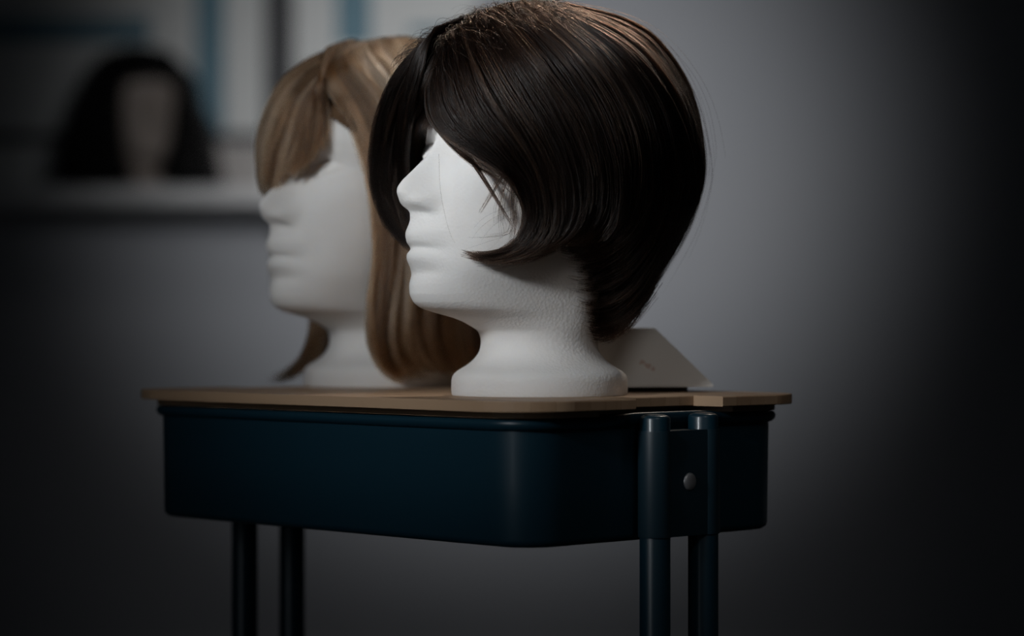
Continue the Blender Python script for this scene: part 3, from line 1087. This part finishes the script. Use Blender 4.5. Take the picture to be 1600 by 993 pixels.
B_FAR = [
    [(520, 82, -.02), (480, 140, -.055), (466, 230, -.078), (474, 330, -.084), (482, 420, -.085), (484, 500, -.085), (472, 550, -.08), (446, 585, -.075), (396, 597, -.07)],
    [(540, 75, -.03), (515, 150, -.07), (500, 230, -.088), (496, 330, -.09), (496, 420, -.09), (496, 500, -.088), (486, 550, -.085), (472, 592, -.08)],
    [(590, 65, -.03), (570, 150, -.078), (555, 230, -.095), (550, 330, -.1), (545, 430, -.1), (530, 510, -.095), (510, 560, -.09), (495, 592, -.085)],
    [(640, 60, -.02), (640, 150, -.06), (640, 230, -.08), (635, 330, -.085), (630, 430, -.085), (620, 510, -.08), (610, 580, -.08)],
    [(690, 80, -.004), (720, 150, -.03), (735, 230, -.04), (735, 330, -.04), (730, 430, -.04), (720, 520, -.04), (710, 570, -.04)],
    [(690, 80, .006), (755, 150, .03), (785, 230, .04), (790, 310, .045), (790, 390, .045), (785, 460, .045), (770, 520, .045), (755, 565, .04)],
]
w2 = wig('light_brown_wig', 'long light brown wig with full fringe on the farther foam head', FR2)
GB = guides_of(FR2, ELL2, B_FRINGE, 22, [0.030, 0.034, 0.040, 0.046, 0.052, 0.056])
GS = guides_of(FR2, ELL2, B_SIDE, 26, [0.052, 0.040, 0.022, 0.004, -0.014, -0.034, -0.055])
GF = guides_of(FR2, ELL2, B_FAR, 26, [0.045, 0.032, 0.010, -0.014, -0.036, -0.055])
cap_obj(M_cap_blond, w2)
hair_obj('fringe', np.concatenate([
    sheet(GB, 3600, 0.005, 90, 0.5, 0.0014, 0.18, seed=21, lift=0.0022),
    sheet(GB, 2600, 0.002, 34, 0.92, 0.0016, 0.14, seed=26, lift=0.0045, drift=0.05)]), M_hair_blond, w2, 0.00016)
hair_obj('side_hair', np.concatenate([
    sheet(GS, 6000, 0.014, 110, 0.5, 0.0018, 0.10, seed=22),
    sheet(GS, 3600, 0.004, 44, 0.9, 0.0024, 0.08, seed=27, lift=0.002, drift=0.08)]), M_hair_blond, w2, 0.00016)
hair_obj('far_side_hair', sheet(GF, 5000, 0.014, 70, 0.75, 0.0018, 0.12, seed=23), M_hair_blond, w2, 0.00016)
hair_obj('stray_hair', flyaway(GB, 60, 28, 0.012), M_hair_blond, w2, 0.00008)
under_layer('side_weft', GS[1:], M_cap_blond, w2, 0.019, 0.75)
under_layer('far_weft', GF[1:], M_cap_blond, w2, 0.019, 0.75)

# ---- the black wig in the background, built around its own head
w3 = wig('black_wig', 'long full black wig out of focus on the wall shelf', FR3)


def ring_guides(n_az, a0, a1, prof, n=18, close=0.0):
    """prof: list of (lat radius, fwd radius, up) from crown to ends; close draws the ends round to the front"""
    gs = []
    for k in range(n_az):
        a = a0 + (a1 - a0) * k / (n_az - 1)
        pts = []
        for j, (rl, rf, z) in enumerate(prof):
            q = j / (len(prof) - 1)
            b_ = 180 + (a - 180) * (1 + close * q ** 2.2)
            pts.append((rl * math.sin(math.radians(b_)), rf * math.cos(math.radians(b_)), z))
        gs.append(resample(pts, n))
    return np.array(gs)


PB = [(0.012, 0.012, .322), (.078, .085, .302), (.120, .118, .252), (.148, .128, .19), (.172, .125, .125), (.192, .112, .06), (.202, .100, .008)]
G3 = ring_guides(26, 36, 324, PB, 18, 0.17)
cap_obj(M_cap_black, w3)
under_layer('curl_weft', G3, M_cap_black, w3, 0.014, 1.0)
hair_obj('curly_hair', sheet(G3, 3600, 0.022, 90, 0.6, 0.004, 0.06, wave=0.005, seed=31), M_hair_black, w3, 0.0003)
PF = [(0.012, 0.012, .322), (.066, .090, .298), (.084, .108, .262), (.082, .102, .228)]
G3f = ring_guides(9, -42, 42, PF, 10)
hair_obj('fringe', sheet(G3f, 900, 0.012, 30, 0.5, 0.002, 0.2, seed=32), M_hair_black, w3, 0.0003)

# ---- white box behind the nearer head
carton = thing('white_carton', 'white tapered carton with small pink mark behind the nearer foam head', 'box', (0.1065, 2.092, BOARD_TOP), math.radians(8))
bm_obj('gap_foot', box_bm(-0.040, 0.034, -0.018, 0.018, 0.0, 0.0045), M_char, carton)  # recessed charcoal block added to give the dark shadow gap under the carton
rings = []
for (z, x0, x1, y0, y1) in ((0.0042, -.050, .0525, -.030, .030), (0.0062, -.050, .0525, -.030, .030), (0.0510, -.046, .0090, -.012, .020), (0.0518, -.045, .0078, -.011, .019)):
    rings.append([(x0, y0, z), (x1, y0, z), (x1, y1, z), (x0, y1, z)])
vs, fs = loft(rings)
body = mesh_obj('body', vs, fs, M_card, carton, False)

# small worn print on the sloping front
def on_front(x, z, d=0.0002):
    k = (z - 0.0062) / (0.0510 - 0.0062)
    return (x, -0.030 + 0.018 * k - d, z)


for (cx_, cz_, w_, h_, sk) in ((-0.0045, 0.0242, 0.0052, 0.0034, 0.3), (0.0000, 0.0214, 0.0056, 0.0044, -0.2), (0.0040, 0.0188, 0.0032, 0.0036, 0.1)):
    ring = []
    for k in range(9):
        a = 2 * math.pi * k / 9
        rr = 1 + 0.25 * math.sin(3 * a + cx_ * 900)
        ring.append((cx_ + w_ / 2 * rr * math.cos(a) + sk * h_ / 2 * math.sin(a), cz_ + h_ / 2 * rr * math.sin(a)))
    vs = [on_front(x, z, 0.0003) for (x, z) in ring] + [on_front(x, z, -0.0003) for (x, z) in ring]
    fs = [tuple(range(9)), tuple(range(17, 8, -1))] + [(k, (k + 1) % 9, 9 + (k + 1) % 9, 9 + k) for k in range(9)]
    tag(mesh_obj('print_mark', vs, fs, M_pink, body, False), 'small faded pink print')
